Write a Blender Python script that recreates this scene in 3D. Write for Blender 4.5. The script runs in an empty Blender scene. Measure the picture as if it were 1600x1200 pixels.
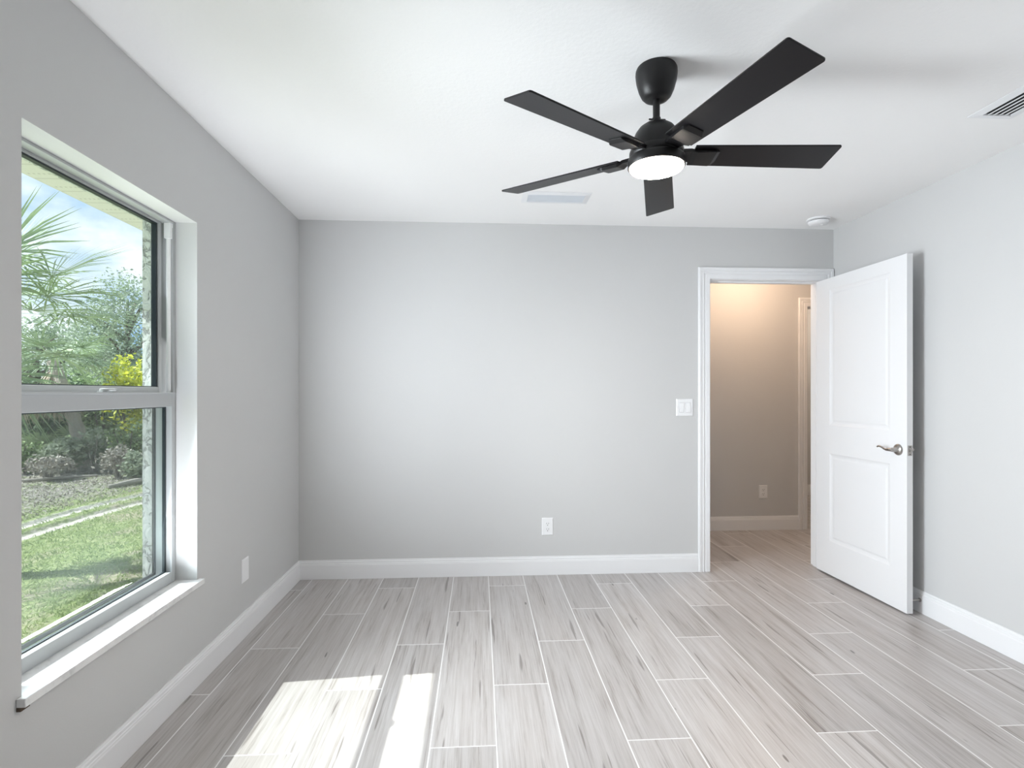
import bpy, math, random
import numpy as np
from mathutils import Vector, Matrix

S = bpy.context.scene
COL = S.collection
PI = math.pi

# ------------------------------------------------------------------ camera
H = 2.44            # ceiling height
W = 3.7665          # room width (left wall x = 0, right wall x = W)
YF = -5.3          # wall behind the camera
cam = bpy.data.cameras.new('camera')
co = bpy.data.objects.new('camera', cam); COL.objects.link(co)
co.location = (1.2234, -3.7607, 1.2658)
co.rotation_euler = (PI / 2, 0, -0.0599)
cam.sensor_width = 36.0
cam.lens = 848.08 * 36 / 1600
cam.shift_y = 13.73 / 1600
cam.clip_start = 0.02
S.camera = co

# ------------------------------------------------------------------ colour management
S.view_settings.view_transform = 'Standard'
S.view_settings.look = 'None'
S.view_settings.gamma = 1
S.view_settings.use_curve_mapping = False
S.view_settings.exposure = 0.0
S.cycles.use_denoising = True
S.cycles.max_bounces = 14
S.cycles.diffuse_bounces = 10
S.cycles.transparent_max_bounces = 24
S.cycles.blur_glossy = 0.6
S.cycles.sample_clamp_indirect = 6.0

# ------------------------------------------------------------------ sky
wd = bpy.data.worlds.new('sky'); S.world = wd; wd.use_nodes = True
nt = wd.node_tree; nt.nodes.clear()
n_out = nt.nodes.new('ShaderNodeOutputWorld'); n_bg = nt.nodes.new('ShaderNodeBackground')
n_tc = nt.nodes.new('ShaderNodeTexCoord')
n_map = nt.nodes.new('ShaderNodeMapping'); n_map.inputs['Scale'].default_value = (1.0, 1.0, 1.9)
n_map.inputs['Location'].default_value = (0.35, 0.1, 0.12)
n_no = nt.nodes.new('ShaderNodeTexNoise'); n_no.inputs['Scale'].default_value = 3.1
n_no.inputs['Detail'].default_value = 7; n_no.inputs['Roughness'].default_value = 0.52
n_rp = nt.nodes.new('ShaderNodeValToRGB')
n_rp.color_ramp.elements[0].position = 0.40; n_rp.color_ramp.elements[0].color = (0.23, 0.45, 0.80, 1)
n_rp.color_ramp.elements[1].position = 0.56; n_rp.color_ramp.elements[1].color = (0.90, 0.94, 1.0, 1)
L = nt.links.new
L(n_tc.outputs['Generated'], n_map.inputs['Vector']); L(n_map.outputs['Vector'], n_no.inputs['Vector'])
L(n_no.outputs['Fac'], n_rp.inputs['Fac']); L(n_rp.outputs['Color'], n_bg.inputs['Color'])
n_bg.inputs['Strength'].default_value = 1.35
L(n_bg.outputs['Background'], n_out.inputs['Surface'])

# ------------------------------------------------------------------ lights
def lamp(name, kind, loc, direction=None, **kw):
    d = bpy.data.lights.new(name, kind); o = bpy.data.objects.new(name, d); COL.objects.link(o)
    o.location = loc
    if direction is not None:
        o.rotation_euler = Vector(direction).to_track_quat('-Z', 'Y').to_euler()
    for k, v in kw.items(): setattr(d, k, v)
    return o

lamp('sun', 'SUN', (-6, -2, 8), (1, 0.09, -1.31), energy=12.0, angle=0.0093, color=(1.0, 0.985, 0.965))
# added fill lamps at the window, standing in for sky, yard and sill light
WY0, WY1, WZ0, WZ1 = -2.232, -1.327, 0.455, 2.003
WYC, WZC = (WY0 + WY1) / 2, (WZ0 + WZ1) / 2
lamp('window_fill', 'AREA', (-0.03, WYC, WZC), (1, -0.02, -0.18), shape='RECTANGLE', size=0.84, size_y=1.46,
     energy=38.0, color=(0.88, 0.94, 1.0), spread=math.radians(107))
lamp('window_fill_side', 'AREA', (0.03, WYC, WZC), (0.7, 0.75, 0), shape='RECTANGLE', size=0.16, size_y=1.3,
     energy=8.6, color=(0.88, 0.945, 1.0), spread=math.radians(92))
lamp('yard_fill', 'AREA', (0.05, WYC, WZC), (0.55, 0.75, 0.6), shape='RECTANGLE', size=0.16, size_y=1.0,
     energy=2.6, color=(0.90, 0.95, 1.0), spread=math.radians(90))
lamp('yard_fill_deep', 'AREA', (-0.03, WYC, WZC), (1, -0.15, 0.32), shape='RECTANGLE', size=0.84, size_y=1.40,
     energy=4.4, color=(0.90, 0.95, 1.0), spread=math.radians(60))
lamp('sill_fill', 'AREA', (-0.03, WYC, WZ0 + 0.04), (0.4, 0, 1), shape='RECTANGLE', size=0.54, size_y=0.08,
     energy=10.0, color=(0.91, 0.955, 1.0))
lamp('hall_lamp', 'POINT', (3.60, 0.52, 2.30), energy=17.0, color=(1.0, 0.71, 0.49), shadow_soft_size=0.09)
lamp('far_room_lamp', 'POINT', (5.2, 1.95, 2.2), energy=14.0, color=(1.0, 0.80, 0.62), shadow_soft_size=0.10)

# ------------------------------------------------------------------ materials
def newmat(name):
    m = bpy.data.materials.new(name); m.use_nodes = True
    t = m.node_tree; t.nodes.clear()
    out = t.nodes.new('ShaderNodeOutputMaterial')
    return m, t, out

def math_node(t, op, a, b=None, c=None, clamp=False):
    n = t.nodes.new('ShaderNodeMath'); n.operation = op; n.use_clamp = clamp
    for i, v in enumerate((a, b, c)):
        if v is None: continue
        if isinstance(v, (int, float)): n.inputs[i].default_value = v
        else: t.links.new(v, n.inputs[i])
    return n.outputs[0]

def mix_node(t, fac, a, b):
    n = t.nodes.new('ShaderNodeMix'); n.data_type = 'RGBA'
    for s, v in ((0, fac), (6, a), (7, b)):
        if isinstance(v, (int, float)): n.inputs[s].default_value = v
        elif isinstance(v, tuple): n.inputs[s].default_value = v if len(v) == 4 else (*v, 1)
        else: t.links.new(v, n.inputs[s])
    return n.outputs[2]

def noise_node(t, vec, scale, detail=3, rough=0.5, dist=0.0):
    n = t.nodes.new('ShaderNodeTexNoise')
    n.inputs['Scale'].default_value = scale; n.inputs['Detail'].default_value = detail
    n.inputs['Roughness'].default_value = rough; n.inputs['Distortion'].default_value = dist
    if vec is not None: t.links.new(vec, n.inputs['Vector'])
    return n.outputs['Fac']

def ramp_node(t, fac, stops):
    n = t.nodes.new('ShaderNodeValToRGB'); e = n.color_ramp.elements
    while len(e) < len(stops): e.new(0.5)
    for el, (p, c) in zip(e, stops):
        el.position = p; el.color = (*c, 1) if isinstance(c, tuple) else (c, c, c, 1)
    t.links.new(fac, n.inputs['Fac'])
    return n.outputs['Color']

def position(t):
    return t.nodes.new('ShaderNodeNewGeometry').outputs['Position']

def plain(name, col, rough=0.5, metal=0.0, spec=0.5, bump=0.0, bscale=200.0, var=0.0, bdist=0.002):
    m, t, out = newmat(name)
    p = t.nodes.new('ShaderNodeBsdfPrincipled')
    p.inputs['Roughness'].default_value = rough; p.inputs['Metallic'].default_value = metal
    p.inputs['Specular IOR Level'].default_value = spec
    pos = position(t)
    f = noise_node(t, pos, 3.0, 4)
    c = mix_node(t, f, tuple(x * (1 - var) for x in col), tuple(min(1, x * (1 + var)) for x in col))
    t.links.new(c, p.inputs['Base Color'])
    if bump:
        b = t.nodes.new('ShaderNodeBump'); b.inputs['Strength'].default_value = bump
        b.inputs['Distance'].default_value = bdist
        t.links.new(noise_node(t, pos, bscale, 3, 0.6), b.inputs['Height'])
        t.links.new(b.outputs['Normal'], p.inputs['Normal'])
    t.links.new(p.outputs['BSDF'], out.inputs['Surface'])
    return m

M = {}
M['wall'] = plain('wall_paint', (0.61, 0.612, 0.613), 0.55, spec=0.3, bump=0.12, bscale=160, var=0.01)
M['ceiling'] = plain('ceiling_paint', (0.93, 0.93, 0.93), 0.75, spec=0.2, bump=0.35, bscale=55, var=0.008, bdist=0.003)
M['trim'] = plain('trim_gloss_paint', (0.84, 0.845, 0.86), 0.32, spec=0.5, var=0.005)
M['door'] = plain('door_paint', (0.83, 0.835, 0.85), 0.30, spec=0.5, bump=0.03, bscale=250, var=0.005)
M['plate'] = plain('white_plastic', (0.86, 0.865, 0.88), 0.30, var=0.003)
M['vinyl'] = plain('window_vinyl', (0.42, 0.435, 0.445), 0.48, var=0.005)
M['gasket'] = plain('dark_gasket', (0.012, 0.02, 0.025), 0.45)
M['black'] = plain('fan_matte_black', (0.009, 0.0085, 0.009), 0.42, spec=0.35, var=0.05)
M['blade'] = plain('fan_blade_black', (0.0065, 0.006, 0.0075), 0.36, spec=0.28, bump=0.03, bscale=90, var=0.1)
M['nickel'] = plain('satin_nickel', (0.42, 0.40, 0.38), 0.28, metal=1.0, var=0.05)
M['slot'] = plain('dark_slot', (0.02, 0.02, 0.022), 0.6)
M['gap'] = plain('gap_shade_grey', (0.30, 0.30, 0.32), 0.6)
M['screen_frame'] = plain('screen_frame_grey', (0.10, 0.105, 0.11), 0.6, spec=0.2)
M['vent_dark'] = plain('duct_dark', (0.008, 0.008, 0.009), 0.8)
M['vent'] = plain('vent_enamel', (0.84, 0.85, 0.87), 0.35, var=0.003)
M['louver'] = plain('louver_enamel', (0.80, 0.84, 0.89), 0.4, var=0.003)
M['rubber'] = plain('black_rubber', (0.02, 0.02, 0.02), 0.6)
M['dirtwall'] = plain('raw_block_edge', (0.10, 0.07, 0.05), 0.9)
M['fascia'] = plain('soffit_edge', (0.62, 0.60, 0.54), 0.5)

def marble():
    m, t, out = newmat('sill_marble'); p = t.nodes.new('ShaderNodeBsdfPrincipled')
    pos = position(t)
    f = noise_node(t, pos, 9.0, 8, 0.62, 1.6)
    c = ramp_node(t, f, [(0.35, (0.66, 0.67, 0.68)), (0.5, (0.80, 0.805, 0.81)), (0.7, (0.84, 0.84, 0.84))])
    t.links.new(c, p.inputs['Base Color']); p.inputs['Roughness'].default_value = 0.16
    t.links.new(p.outputs['BSDF'], out.inputs['Surface']); return m
M['marble'] = marble()

def stucco():
    m, t, out = newmat('rough_stucco'); p = t.nodes.new('ShaderNodeBsdfPrincipled')
    pos = position(t)
    mp = t.nodes.new('ShaderNodeMapping'); mp.inputs['Scale'].default_value = (1, 1, 0.75)
    t.links.new(pos, mp.inputs['Vector'])
    f = noise_node(t, mp.outputs['Vector'], 26, 5, 0.6, 0.8)
    r = ramp_node(t, f, [(0.40, 0.0), (0.47, 0.8), (0.70, 1.0)])
    b = t.nodes.new('ShaderNodeBump'); b.inputs['Strength'].default_value = 1.0; b.inputs['Distance'].default_value = 0.02
    t.links.new(r, b.inputs['Height']); t.links.new(b.outputs['Normal'], p.inputs['Normal'])
    p.inputs['Base Color'].default_value = (0.84, 0.85, 0.87, 1); p.inputs['Roughness'].default_value = 0.85
    t.links.new(p.outputs['BSDF'], out.inputs['Surface']); return m
M['stucco'] = stucco()

def soffit_mat():
    m, t, out = newmat('soffit_vinyl'); p = t.nodes.new('ShaderNodeBsdfPrincipled')
    pos = position(t); sx = t.nodes.new('ShaderNodeSeparateXYZ'); t.links.new(pos, sx.inputs[0])
    v = math_node(t, 'FRACT', math_node(t, 'DIVIDE', sx.outputs['Y'], 0.145))
    groove = math_node(t, 'LESS_THAN', math_node(t, 'ABSOLUTE', math_node(t, 'SUBTRACT', v, 0.5)), 0.035)
    dots = math_node(t, 'MULTIPLY', math_node(t, 'LESS_THAN', math_node(t, 'ABSOLUTE', math_node(t, 'SUBTRACT', v, 0.15)), 0.04),
                     math_node(t, 'LESS_THAN', math_node(t, 'FRACT', math_node(t, 'DIVIDE', sx.outputs['X'], 0.02)), 0.45))
    mk = math_node(t, 'MAXIMUM', math_node(t, 'MULTIPLY', groove, 0.45), math_node(t, 'MULTIPLY', dots, 0.7))
    c = mix_node(t, mk, (0.66, 0.63, 0.61), (0.36, 0.34, 0.33))
    t.links.new(c, p.inputs['Base Color']); p.inputs['Roughness'].default_value = 0.5
    t.links.new(p.outputs['BSDF'], out.inputs['Surface']); return m
M['soffit'] = soffit_mat()

def glass_mat():
    m, t, out = newmat('window_glass')
    tr = t.nodes.new('ShaderNodeBsdfTransparent'); tr.inputs['Color'].default_value = (0.93, 0.97, 0.955, 1)
    gl = t.nodes.new('ShaderNodeBsdfGlossy'); gl.inputs['Roughness'].default_value = 0.02
    fr = t.nodes.new('ShaderNodeFresnel'); fr.inputs['IOR'].default_value = 1.45
    mx = t.nodes.new('ShaderNodeMixShader')
    bf = t.nodes.new('ShaderNodeNewGeometry').outputs['Backfacing']     # reflect on the outer faces of the pane only
    t.links.new(math_node(t, 'MULTIPLY', fr.outputs[0], math_node(t, 'SUBTRACT', 1.0, bf)), mx.inputs[0]); t.links.new(tr.outputs[0], mx.inputs[1]); t.links.new(gl.outputs[0], mx.inputs[2])
    t.links.new(mx.outputs[0], out.inputs['Surface']); return m
M['glass'] = glass_mat()

def screen_mat():
    m, t, out = newmat('insect_screen_mesh')
    tr = t.nodes.new('ShaderNodeBsdfTransparent'); tr.inputs['Color'].default_value = (1, 1, 1, 1)
    df = t.nodes.new('ShaderNodeBsdfDiffuse'); df.inputs['Color'].default_value = (0.10, 0.105, 0.105, 1)
    mx = t.nodes.new('ShaderNodeMixShader'); mx.inputs[0].default_value = 0.26
    t.links.new(tr.outputs[0], mx.inputs[1]); t.links.new(df.outputs[0], mx.inputs[2])
    t.links.new(mx.outputs[0], out.inputs['Surface']); return m
M['screen'] = screen_mat()

def lens_mat():
    m, t, out = newmat('lit_diffuser')
    e = t.nodes.new('ShaderNodeEmission'); e.inputs['Color'].default_value = (1.0, 0.88, 0.74, 1); e.inputs['Strength'].default_value = 125.0
    t.links.new(e.outputs[0], out.inputs['Surface']); return m
M['lens'] = lens_mat()

PX0, PW, PLEN = 0.0943, 0.2381, 1.207
def floor_mat():
    m, t, out = newmat('wood_look_tile'); p = t.nodes.new('ShaderNodeBsdfPrincipled')
    pos = position(t); s = t.nodes.new('ShaderNodeSeparateXYZ'); t.links.new(pos, s.inputs[0])
    X, Y = s.outputs['X'], s.outputs['Y']
    u = math_node(t, 'DIVIDE', math_node(t, 'SUBTRACT', X, PX0), PW)
    k = math_node(t, 'FLOOR', u); fu = math_node(t, 'SUBTRACT', u, k)
    k3 = math_node(t, 'SUBTRACT', k, math_node(t, 'MULTIPLY', math_node(t, 'FLOOR', math_node(t, 'DIVIDE', k, 3.0)), 3.0))
    v = math_node(t, 'DIVIDE', math_node(t, 'SUBTRACT', math_node(t, 'ADD', Y, 1.008), math_node(t, 'MULTIPLY', k3, 0.4023)), PLEN)
    n = math_node(t, 'FLOOR', v); fv = math_node(t, 'SUBTRACT', v, n)
    eu = math_node(t, 'MULTIPLY', math_node(t, 'MINIMUM', fu, math_node(t, 'SUBTRACT', 1.0, fu)), PW)
    ev = math_node(t, 'MULTIPLY', math_node(t, 'MINIMUM', fv, math_node(t, 'SUBTRACT', 1.0, fv)), PLEN)
    e = math_node(t, 'MINIMUM', eu, ev)
    mr = t.nodes.new('ShaderNodeMapRange'); t.links.new(e, mr.inputs['Value'])
    mr.inputs['From Min'].default_value = 0.0019; mr.inputs['From Max'].default_value = 0.0032
    tile = mr.outputs['Result']
    idv = t.nodes.new('ShaderNodeCombineXYZ'); t.links.new(k, idv.inputs[0]); t.links.new(n, idv.inputs[1])
    wn = t.nodes.new('ShaderNodeTexWhiteNoise'); wn.noise_dimensions = '2D'; t.links.new(idv.outputs[0], wn.inputs['Vector'])
    rnd = wn.outputs['Value']
    def gvec(ax, ay, off):
        c = t.nodes.new('ShaderNodeCombineXYZ')
        t.links.new(math_node(t, 'MULTIPLY', X, ax), c.inputs[0]); t.links.new(math_node(t, 'MULTIPLY', Y, ay), c.inputs[1])
        t.links.new(math_node(t, 'MULTIPLY', rnd, off), c.inputs[2]); return c.outputs[0]
    g1 = noise_node(t, gvec(26, 1.5, 53), 1.0, 5, 0.6, 0.5)       # broad figure
    g2 = noise_node(t, gvec(130, 3.0, 91), 1.0, 4, 0.68, 0.6)     # fine grain
    g3 = noise_node(t, gvec(46, 1.9, 137), 1.0, 2, 0.5, 0.3)      # dark mineral streaks
    g4 = noise_node(t, gvec(7, 0.8, 17), 1.0, 2, 0.5, 0.0)        # tone drift
    kn = noise_node(t, gvec(34, 7.0, 211), 1.0, 1, 0.4, 0.0)      # small knots
    a = math_node(t, 'ADD', math_node(t, 'MULTIPLY', g1, 0.50), math_node(t, 'MULTIPLY', g2, 0.50))
    base = ramp_node(t, a, [(0.34, (0.25, 0.225, 0.21)), (0.455, (0.425, 0.405, 0.40)), (0.58, (0.52, 0.505, 0.505)), (0.72, (0.585, 0.575, 0.58))])
    tint = mix_node(t, math_node(t, 'MULTIPLY', g4, 0.35), base, (0.40, 0.345, 0.30))
    st = ramp_node(t, g3, [(0.665, 0.0), (0.71, 1.0)])
    tint = mix_node(t, math_node(t, 'MULTIPLY', st, 0.62), tint, (0.13, 0.11, 0.098))
    kk = ramp_node(t, kn, [(0.775, 0.0), (0.805, 1.0)])
    tint = mix_node(t, math_node(t, 'MULTIPLY', kk, 0.75), tint, (0.07, 0.06, 0.055))
    tone = math_node(t, 'ADD', 0.90, math_node(t, 'MULTIPLY', rnd, 0.17))
    hs = t.nodes.new('ShaderNodeHueSaturation'); t.links.new(tone, hs.inputs['Value']); t.links.new(tint, hs.inputs['Color'])
    col = mix_node(t, tile, (0.78, 0.77, 0.765), hs.outputs['Color'])
    t.links.new(col, p.inputs['Base Color'])
    p.inputs['Roughness'].default_value = 0.33; p.inputs['Specular IOR Level'].default_value = 0.5
    b = t.nodes.new('ShaderNodeBump'); b.inputs['Strength'].default_value = 0.25; b.inputs['Distance'].default_value = 0.0015
    hgt = math_node(t, 'ADD', math_node(t, 'MULTIPLY', tile, 1.0), math_node(t, 'MULTIPLY', g2, 0.35))
    t.links.new(hgt, b.inputs['Height']); t.links.new(b.outputs['Normal'], p.inputs['Normal'])
    t.links.new(p.outputs['BSDF'], out.inputs['Surface']); return m
M['floor'] = floor_mat()

def foliage(name, dark, light, scale=2.0, trans=0.35, rough=0.6):
    m, t, out = newmat(name); pos = position(t)
    f = noise_node(t, pos, scale, 6, 0.7)
    c = ramp_node(t, f, [(0.35, dark), (0.65, light)])
    d = t.nodes.new('ShaderNodeBsdfPrincipled'); t.links.new(c, d.inputs['Base Color']); d.inputs['Roughness'].default_value = rough
    d.inputs['Specular IOR Level'].default_value = 0.35
    tr = t.nodes.new('ShaderNodeBsdfTranslucent'); t.links.new(c, tr.inputs['Color'])
    mx = t.nodes.new('ShaderNodeMixShader'); mx.inputs[0].default_value = trans
    t.links.new(d.outputs[0], mx.inputs[1]); t.links.new(tr.outputs[0], mx.inputs[2])
    t.links.new(mx.outputs[0], out.inputs['Surface']); return m
M['leaf_mid'] = foliage('leaf_mid_green', (0.13, 0.2, 0.1), (0.36, 0.47, 0.22), 3.5)
M['leaf_dark'] = foliage('leaf_dark_green', (0.05, 0.09, 0.06), (0.17, 0.25, 0.14), 3.0)
M['leaf_grey'] = foliage('leaf_grey_green', (0.22, 0.27, 0.2), (0.46, 0.52, 0.38), 4.0)
M['leaf_yellow'] = foliage('leaf_yellow_green', (0.34, 0.4, 0.06), (0.8, 0.8, 0.1), 6.0)
M['leaf_oak'] = foliage('leaf_oak_green', (0.18, 0.25, 0.18), (0.40, 0.48, 0.34), 3.0)
M['palm'] = foliage('palm_green', (0.13, 0.19, 0.12), (0.33, 0.43, 0.23), 2.5, 0.14, 0.45)
M['palm_dead'] = foliage('palm_dry', (0.3, 0.25, 0.2), (0.6, 0.52, 0.4), 5.0, 0.1, 0.8)
M['twig'] = foliage('dry_twigs', (0.24, 0.22, 0.19), (0.52, 0.49, 0.44), 6.0, 0.1, 0.8)
M['bark'] = plain('bark', (0.16, 0.14, 0.12), 0.9, bump=0.8, bscale=30, var=0.4, bdist=0.02)
M['palm_bark'] = plain('palm_bark', (0.42, 0.38, 0.33), 0.95, bump=1.0, bscale=25, var=0.35, bdist=0.03)
M['wood_pale'] = plain('weathered_wood', (0.40, 0.37, 0.33), 0.9, bump=0.5, bscale=60, var=0.2)
M['grass'] = foliage('grass_blades', (0.24, 0.34, 0.14), (0.52, 0.60, 0.31), 3.0, 0.35, 0.6)

RUT = (-3.50, -3.93)   # the two wheel ruts run along +y
def rut_x(i, y): return RUT[i] + (0.11 if i == 0 else 0.075) * (y - 2.9)
def ground_mat():
    m, t, out = newmat('yard_ground'); p = t.nodes.new('ShaderNodeBsdfPrincipled'); p.inputs['Roughness'].default_value = 0.95
    p.inputs['Specular IOR Level'].default_value = 0.1
    pos = position(t); s = t.nodes.new('ShaderNodeSeparateXYZ'); t.links.new(pos, s.inputs[0]); X, Y, Z = s.outputs
    n1 = noise_node(t, pos, 1.6, 6, 0.65); n2 = noise_node(t, pos, 14, 5, 0.7); n3 = noise_node(t, pos, 60, 3, 0.6)
    grass = ramp_node(t, n2, [(0.3, (0.16, 0.23, 0.09)), (0.5, (0.30, 0.37, 0.16)), (0.7, (0.46, 0.49, 0.29))])
    straw = ramp_node(t, n3, [(0.3, (0.28, 0.23, 0.17)), (0.7, (0.70, 0.62, 0.52))])
    lawn = mix_node(t, ramp_node(t, n1, [(0.50, 0.0), (0.62, 0.8)]), grass, straw)
    sand = ramp_node(t, n2, [(0.30, (0.12, 0.105, 0.09)), (0.48, (0.30, 0.28, 0.25)), (0.62, (0.56, 0.54, 0.51))])
    # beyond the tracks the turf gives way to sand and litter
    far = math_node(t, 'MULTIPLY', math_node(t, 'SUBTRACT', math_node(t, 'ADD', -4.35, math_node(t, 'MULTIPLY', math_node(t, 'SUBTRACT', n1, 0.5), 2.2)), X), 2.0, None, True)
    c = mix_node(t, far, lawn, mix_node(t, ramp_node(t, n1, [(0.52, 0.0), (0.62, 0.75)]), sand, grass))
    for i, (sl, hw, cc) in enumerate(((0.11, 0.15, (0.66, 0.62, 0.57)), (0.075, 0.17, (0.70, 0.67, 0.62)))):
        cx = math_node(t, 'ADD', RUT[i], math_node(t, 'MULTIPLY', math_node(t, 'SUBTRACT', Y, 2.9), sl))
        dx = math_node(t, 'ABSOLUTE', math_node(t, 'SUBTRACT', math_node(t, 'ADD', X, math_node(t, 'MULTIPLY', math_node(t, 'SUBTRACT', n2, 0.5), 0.18)), cx))
        mk = math_node(t, 'MULTIPLY', math_node(t, 'SUBTRACT', hw, dx), 18.0, None, True)
        c = mix_node(t, mk, c, mix_node(t, n3, tuple(v * 0.55 for v in cc), tuple(min(0.95, v * 1.35) for v in cc)))
    t.links.new(c, p.inputs['Base Color'])
    b = t.nodes.new('ShaderNodeBump'); b.inputs['Strength'].default_value = 0.8; b.inputs['Distance'].default_value = 0.05
    t.links.new(n2, b.inputs['Height']); t.links.new(b.outputs['Normal'], p.inputs['Normal'])
    t.links.new(p.outputs['BSDF'], out.inputs['Surface']); return m
M['ground'] = ground_mat()

# ------------------------------------------------------------------ mesh helpers
class MB:
    def __init__(s): s.v = []; s.f = []
    def add(s, vs, fs):
        o = len(s.v); s.v += [tuple(v) for v in vs]; s.f += [tuple(i + o for i in f) for f in fs]; return s
    def box(s, x0, x1, y0, y1, z0, z1):
        return s.add([(x0, y0, z0), (x1, y0, z0), (x1, y1, z0), (x0, y1, z0), (x0, y0, z1), (x1, y0, z1), (x1, y1, z1), (x0, y1, z1)],
                     [(0, 3, 2, 1), (4, 5, 6, 7), (0, 1, 5, 4), (1, 2, 6, 5), (2, 3, 7, 6), (3, 0, 4, 7)])
    def ring(s, x0, x1, y0, y1, z0, z1, wl, wr, wb, wt):
        """rectangular frame in the y-z plane, no overlaps"""
        s.box(x0, x1, y0, y0 + wl, z0, z1); s.box(x0, x1, y1 - wr, y1, z0, z1)
        s.box(x0, x1, y0 + wl, y1 - wr, z0, z0 + wb); s.box(x0, x1, y0 + wl, y1 - wr, z1 - wt, z1); return s
    def lathe(s, prof, n=48, axis='z', c=(0, 0, 0)):
        vs = []; fs = []
        for r, h in prof:
            for i in range(n):
                a = 2 * PI * i / n; q = (r * math.cos(a), r * math.sin(a), h)
                if axis == 'x': q = (q[2], q[0], q[1])
                if axis == 'y': q = (q[1], q[2], q[0])
                vs.append((q[0] + c[0], q[1] + c[1], q[2] + c[2]))
        m = len(prof)
        for j in range(m - 1):
            for i in range(n):
                i2 = (i + 1) % n; fs.append((j * n + i, j * n + i2, (j + 1) * n + i2, (j + 1) * n + i))
        fs.append(tuple(range(n - 1, -1, -1))); fs.append(tuple((m - 1) * n + i for i in range(n)))
        return s.add(vs, fs)
    def tube(s, pts, rad, n=8, squash=1.0):
        pts = [Vector(p) for p in pts]; vs = []; fs = []
        m = len(pts)
        for j, p in enumerate(pts):
            d = (pts[min(j + 1, m - 1)] - pts[max(j - 1, 0)]).normalized()
            ref = Vector((0, 0, 1)) if abs(d.z) < 0.9 else Vector((1, 0, 0))
            a = d.cross(ref).normalized(); b = a.cross(d).normalized()
            r = rad[j] if isinstance(rad, (list, tuple)) else rad
            for i in range(n):
                t = 2 * PI * i / n; vs.append(p + a * (r * math.cos(t)) + b * (r * squash * math.sin(t)))
        for j in range(m - 1):
            for i in range(n):
                i2 = (i + 1) % n; fs.append((j * n + i, j * n + i2, (j + 1) * n + i2, (j + 1) * n + i))
        fs.append(tuple(range(n - 1, -1, -1))); fs.append(tuple((m - 1) * n + i for i in range(n)))
        return s.add(vs, fs)
    def xform(s, mat):
        s.v = [tuple(mat @ Vector(v)) for v in s.v]; return s
    def build(s, name, mat, parent=None, smooth=False, bevel=0.0, seg=2, loc=None, recalc=True):
        me = bpy.data.meshes.new(name); me.from_pydata(s.v, [], s.f); me.update()
        if recalc:
            import bmesh
            b = bmesh.new(); b.from_mesh(me); bmesh.ops.recalc_face_normals(b, faces=b.faces); b.to_mesh(me); b.free()
        o = bpy.data.objects.new(name, me); COL.objects.link(o)
        me.materials.append(mat)
        if loc is not None: o.location = loc
        if smooth:
            me.shade_smooth()
            for p in me.polygons:
                if len(p.vertices) > 4: p.use_smooth = False
            if hasattr(me, 'set_sharp_from_angle'): me.set_sharp_from_angle(angle=0.7)
        if bevel:
            md = o.modifiers.new('edge', 'BEVEL'); md.width = bevel; md.segments = seg; md.limit_method = 'ANGLE'; md.angle_limit = 0.6
        if parent is not None: o.parent = parent
        return o

def tag(o, label, cat=None, group=None, kind=None):
    o['label'] = label
    if cat: o['category'] = cat
    if group: o['group'] = group
    if kind: o['kind'] = kind
    return o
def empty(name, loc=(0, 0, 0), rz=0.0):
    o = bpy.data.objects.new(name, None); COL.objects.link(o); o.location = loc; o.rotation_euler = (0, 0, rz); o.empty_display_size = 0.1
    return o
def struct(o, label, cat): return tag(o, label, cat, kind='structure')

# ------------------------------------------------------------------ room shell
HY = 1.105            # far wall of the hallway
DX0, DX1, DZ = 2.858, 3.672, 2.068     # door opening
T = 0.12
struct(MB().box(-0.225, 7.2, YF - 0.12, 3.9, -0.12, 0.0).build('floor', M['floor']), 'grey wood-look tile plank floor with pale grout lines', 'floor')
struct(MB().box(-0.225, 7.2, YF - 0.12, 3.9, H, H + 0.15).build('ceiling', M['ceiling']), 'white textured ceiling', 'ceiling')
b = MB()
for x0, x1, k in ((-0.165, 0.0, 0),):
    b.box(x0, x1, YF, WY0, 0, H); b.box(x0, x1, WY1, 0.0, 0, H)
    b.box(x0, x1, WY0, WY1, 0, WZ0 - 0.024); b.box(x0, x1, WY0, WY1, WZ1, H)
struct(b.build('wall_left', M['wall']), 'light grey painted wall with the window', 'wall')
b = MB()
b.box(-0.225, -0.165, YF - 0.12, WY0, -0.3, H); b.box(-0.225, -0.165, WY1 - 0.006, 0.12, -0.3, H)
b.box(-0.225, -0.165, WY0, WY1 - 0.006, -0.3, WZ0 - 0.07); b.box(-0.225, -0.165, WY0, WY1 - 0.006, WZ1 + 0.005, H)
struct(b.build('wall_exterior', M['stucco']), 'rough white stucco outside wall seen past the window glass', 'wall')
b = MB(); b.box(-0.165, DX0 - 0.02, 0, T, 0, H); b.box(DX0 - 0.02, DX1 + 0.02, 0, T, DZ + 0.02, H); b.box(DX1 + 0.02, W + T, 0, T, 0, H)
struct(b.build('wall_back', M['wall']), 'light grey painted wall with the doorway', 'wall')
struct(MB().box(W, W + T, YF, 0, 0, H).build('wall_right', M['wall']), 'light grey painted wall behind the open door', 'wall')
struct(MB().box(-0.165, W + T, YF - 0.12, YF, 0, H).build('wall_front', M['wall']), 'plain grey wall behind the viewer', 'wall')
b = MB(); HX0, HX1, HZ = 4.262, 5.07, 2.06
b.box(1.8, HX0 - 0.02, HY, HY + T, 0, H); b.box(HX0 - 0.02, HX1 + 0.02, HY, HY + T, HZ + 0.02, H); b.box(HX1 + 0.02, 6.2, HY, HY + T, 0, H)
struct(b.build('wall_hall', M['wall']), 'hallway wall seen through the doorway, lit warm from above', 'wall')
b = MB(); b.box(1.68, 1.8, T, HY + T, 0, H); b.box(6.2, 6.32, T, 3.7, 0, H); b.box(W + T, 6.32, 0, T, 0, H)
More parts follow.
